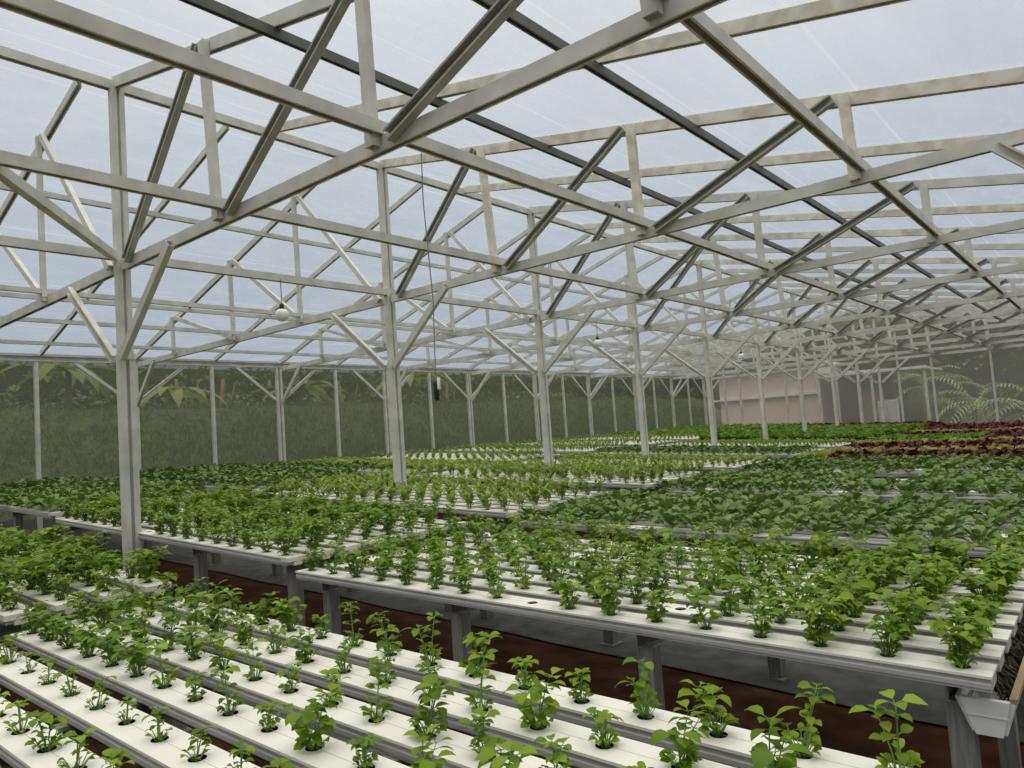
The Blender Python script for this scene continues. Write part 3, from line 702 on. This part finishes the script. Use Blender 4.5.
m = MB(); m.box(-3.1, 1.85, -.18, -.0, 1.93, 2.02); link('ledge', m.mesh('house_ledge', 'roofwhite'), hs)
m = MB(); m.box(-3.1, 2., -.4, 4.3, 3.3, 3.4); link('roof', m.mesh('house_roof', 'roofwhite'), hs)
sh = empty('open_shed', (-8.6, 34, gz(-8.6))); tag(sh, 'open grey shed with pale flat roof beside the pink house', 'shed')
m = MB(); m.prism((-1.5, -.6, 2.95), (2.9, -.6, 2.75), [(-.0, -.04), (-3.4, -.04), (-3.4, .04), (0, .04)], (0, 0, 1)); m.box(-1.5, 2.9, -.62, -.58, 2.74, 2.84); link('roof', m.mesh('shed_roof', 'roofwhite'), sh)
m = MB(); m.box(-1.45, .9, 2.6, 2.8, 0, 2.8); link('back_wall', m.mesh('shed_back', 'house_dark'), sh)
m = MB(); m.box(-.6, .5, 2.3, 2.5, .3, 2.1); link('door_panel', m.mesh('shed_panel', 'house'), sh)
for x in (-1.4, .75, 2.75):
    m = MB(); m.box(x-.05, x+.05, -.5, -.4, -.1, 2.76); link('post', m.mesh('shed_post', 'steel'), sh)
cb = empty('white_cabinet', (-6.85, 31.2, gz(-6.85))); tag(cb, 'white metal cabinet standing outside the far net by the shed', 'cabinet')
m = MB(); m.box(-.32, .32, 0, .5, .05, 1.62); link('body', m.mesh('cab_body', 'white'), cb)
for s_ in (-1, 1):
    m = MB(); m.box(min(s_*.01, s_*.3), max(s_*.01, s_*.3), -.02, -.003, .1, 1.56); dr = link('door', m.mesh('cab_door', 'roofwhite'), cb)
    m = MB(); m.box(s_*.05-.012, s_*.05+.012, -.045, -.02, .75, .95); link('handle', m.mesh('cab_handle', 'steel_dark'), dr)

# ------------------------------------------------------------------ sky, camera, view
w = bpy.data.worlds.new('overcast_sky'); S.world = w; w.use_nodes = True
N, L = w.node_tree.nodes, w.node_tree.links; N.clear()
out = N.new('ShaderNodeOutputWorld'); bg = N.new('ShaderNodeBackground')
tc = N.new('ShaderNodeTexCoord'); sep = N.new('ShaderNodeSeparateXYZ'); ramp = N.new('ShaderNodeValToRGB')
e = ramp.color_ramp.elements
e[0].position = 0.; e[0].color = (.20, .25, .32, 1); e[1].position = 1.; e[1].color = (3.3, 3.2, 3.0, 1)
for pos, c in ((.12, (.24, .30, .39, 1)), (.3, (.38, .435, .505, 1)), (.52, (.60, .63, .66, 1)), (.75, (1.6, 1.57, 1.5, 1))):
    k = e.new(pos); k.color = c
nz = N.new('ShaderNodeTexNoise'); nz.inputs['Scale'].default_value = 2.2; nz.inputs['Detail'].default_value = 4
mr = N.new('ShaderNodeMapRange'); mr.inputs['To Min'].default_value = .88; mr.inputs['To Max'].default_value = 1.12
mul = N.new('ShaderNodeMath'); mul.operation = 'MULTIPLY'; mul.inputs[1].default_value = 1.15
L.new(tc.outputs['Generated'], sep.inputs[0]); L.new(sep.outputs['Z'], ramp.inputs['Fac'])
L.new(tc.outputs['Generated'], nz.inputs['Vector']); L.new(nz.outputs['Fac'], mr.inputs['Value']); L.new(mr.outputs['Result'], mul.inputs[0])
L.new(ramp.outputs['Color'], bg.inputs['Color']); L.new(mul.outputs[0], bg.inputs['Strength']); L.new(bg.outputs[0], out.inputs['Surface'])

cam = bpy.data.cameras.new('camera'); co = bpy.data.objects.new('camera', cam); COL.objects.link(co)
fx, fy = np.array([-370., 495.]), np.array([1113., 390.])
ray = lambda p: np.array([p[0]-512, -(p[1]-384), 728.])
X = -ray(fx); X /= np.linalg.norm(X); Y = ray(fy); Y -= X*(X@Y); Y /= np.linalg.norm(Y); Z = -np.cross(X, Y)
R = np.stack([X, Y, Z])
mw = Matrix.Identity(4)
for i in range(3):
    mw[i][0] = R[i][0]; mw[i][1] = R[i][1]; mw[i][2] = -R[i][2]
mw[0][3], mw[1][3], mw[2][3] = 0, 0, H
co.matrix_world = mw
cam.sensor_width = 36; cam.lens = 728/1024*36; cam.clip_start = .02; cam.clip_end = 300
S.camera = co
S.view_settings.view_transform = 'Standard'; S.view_settings.look = 'None'
S.view_settings.exposure = 0.; S.view_settings.gamma = 1; S.view_settings.use_curve_mapping = False
S.cycles.use_denoising = True
S.cycles.max_bounces = 8; S.cycles.diffuse_bounces = 4; S.cycles.transparent_max_bounces = 16
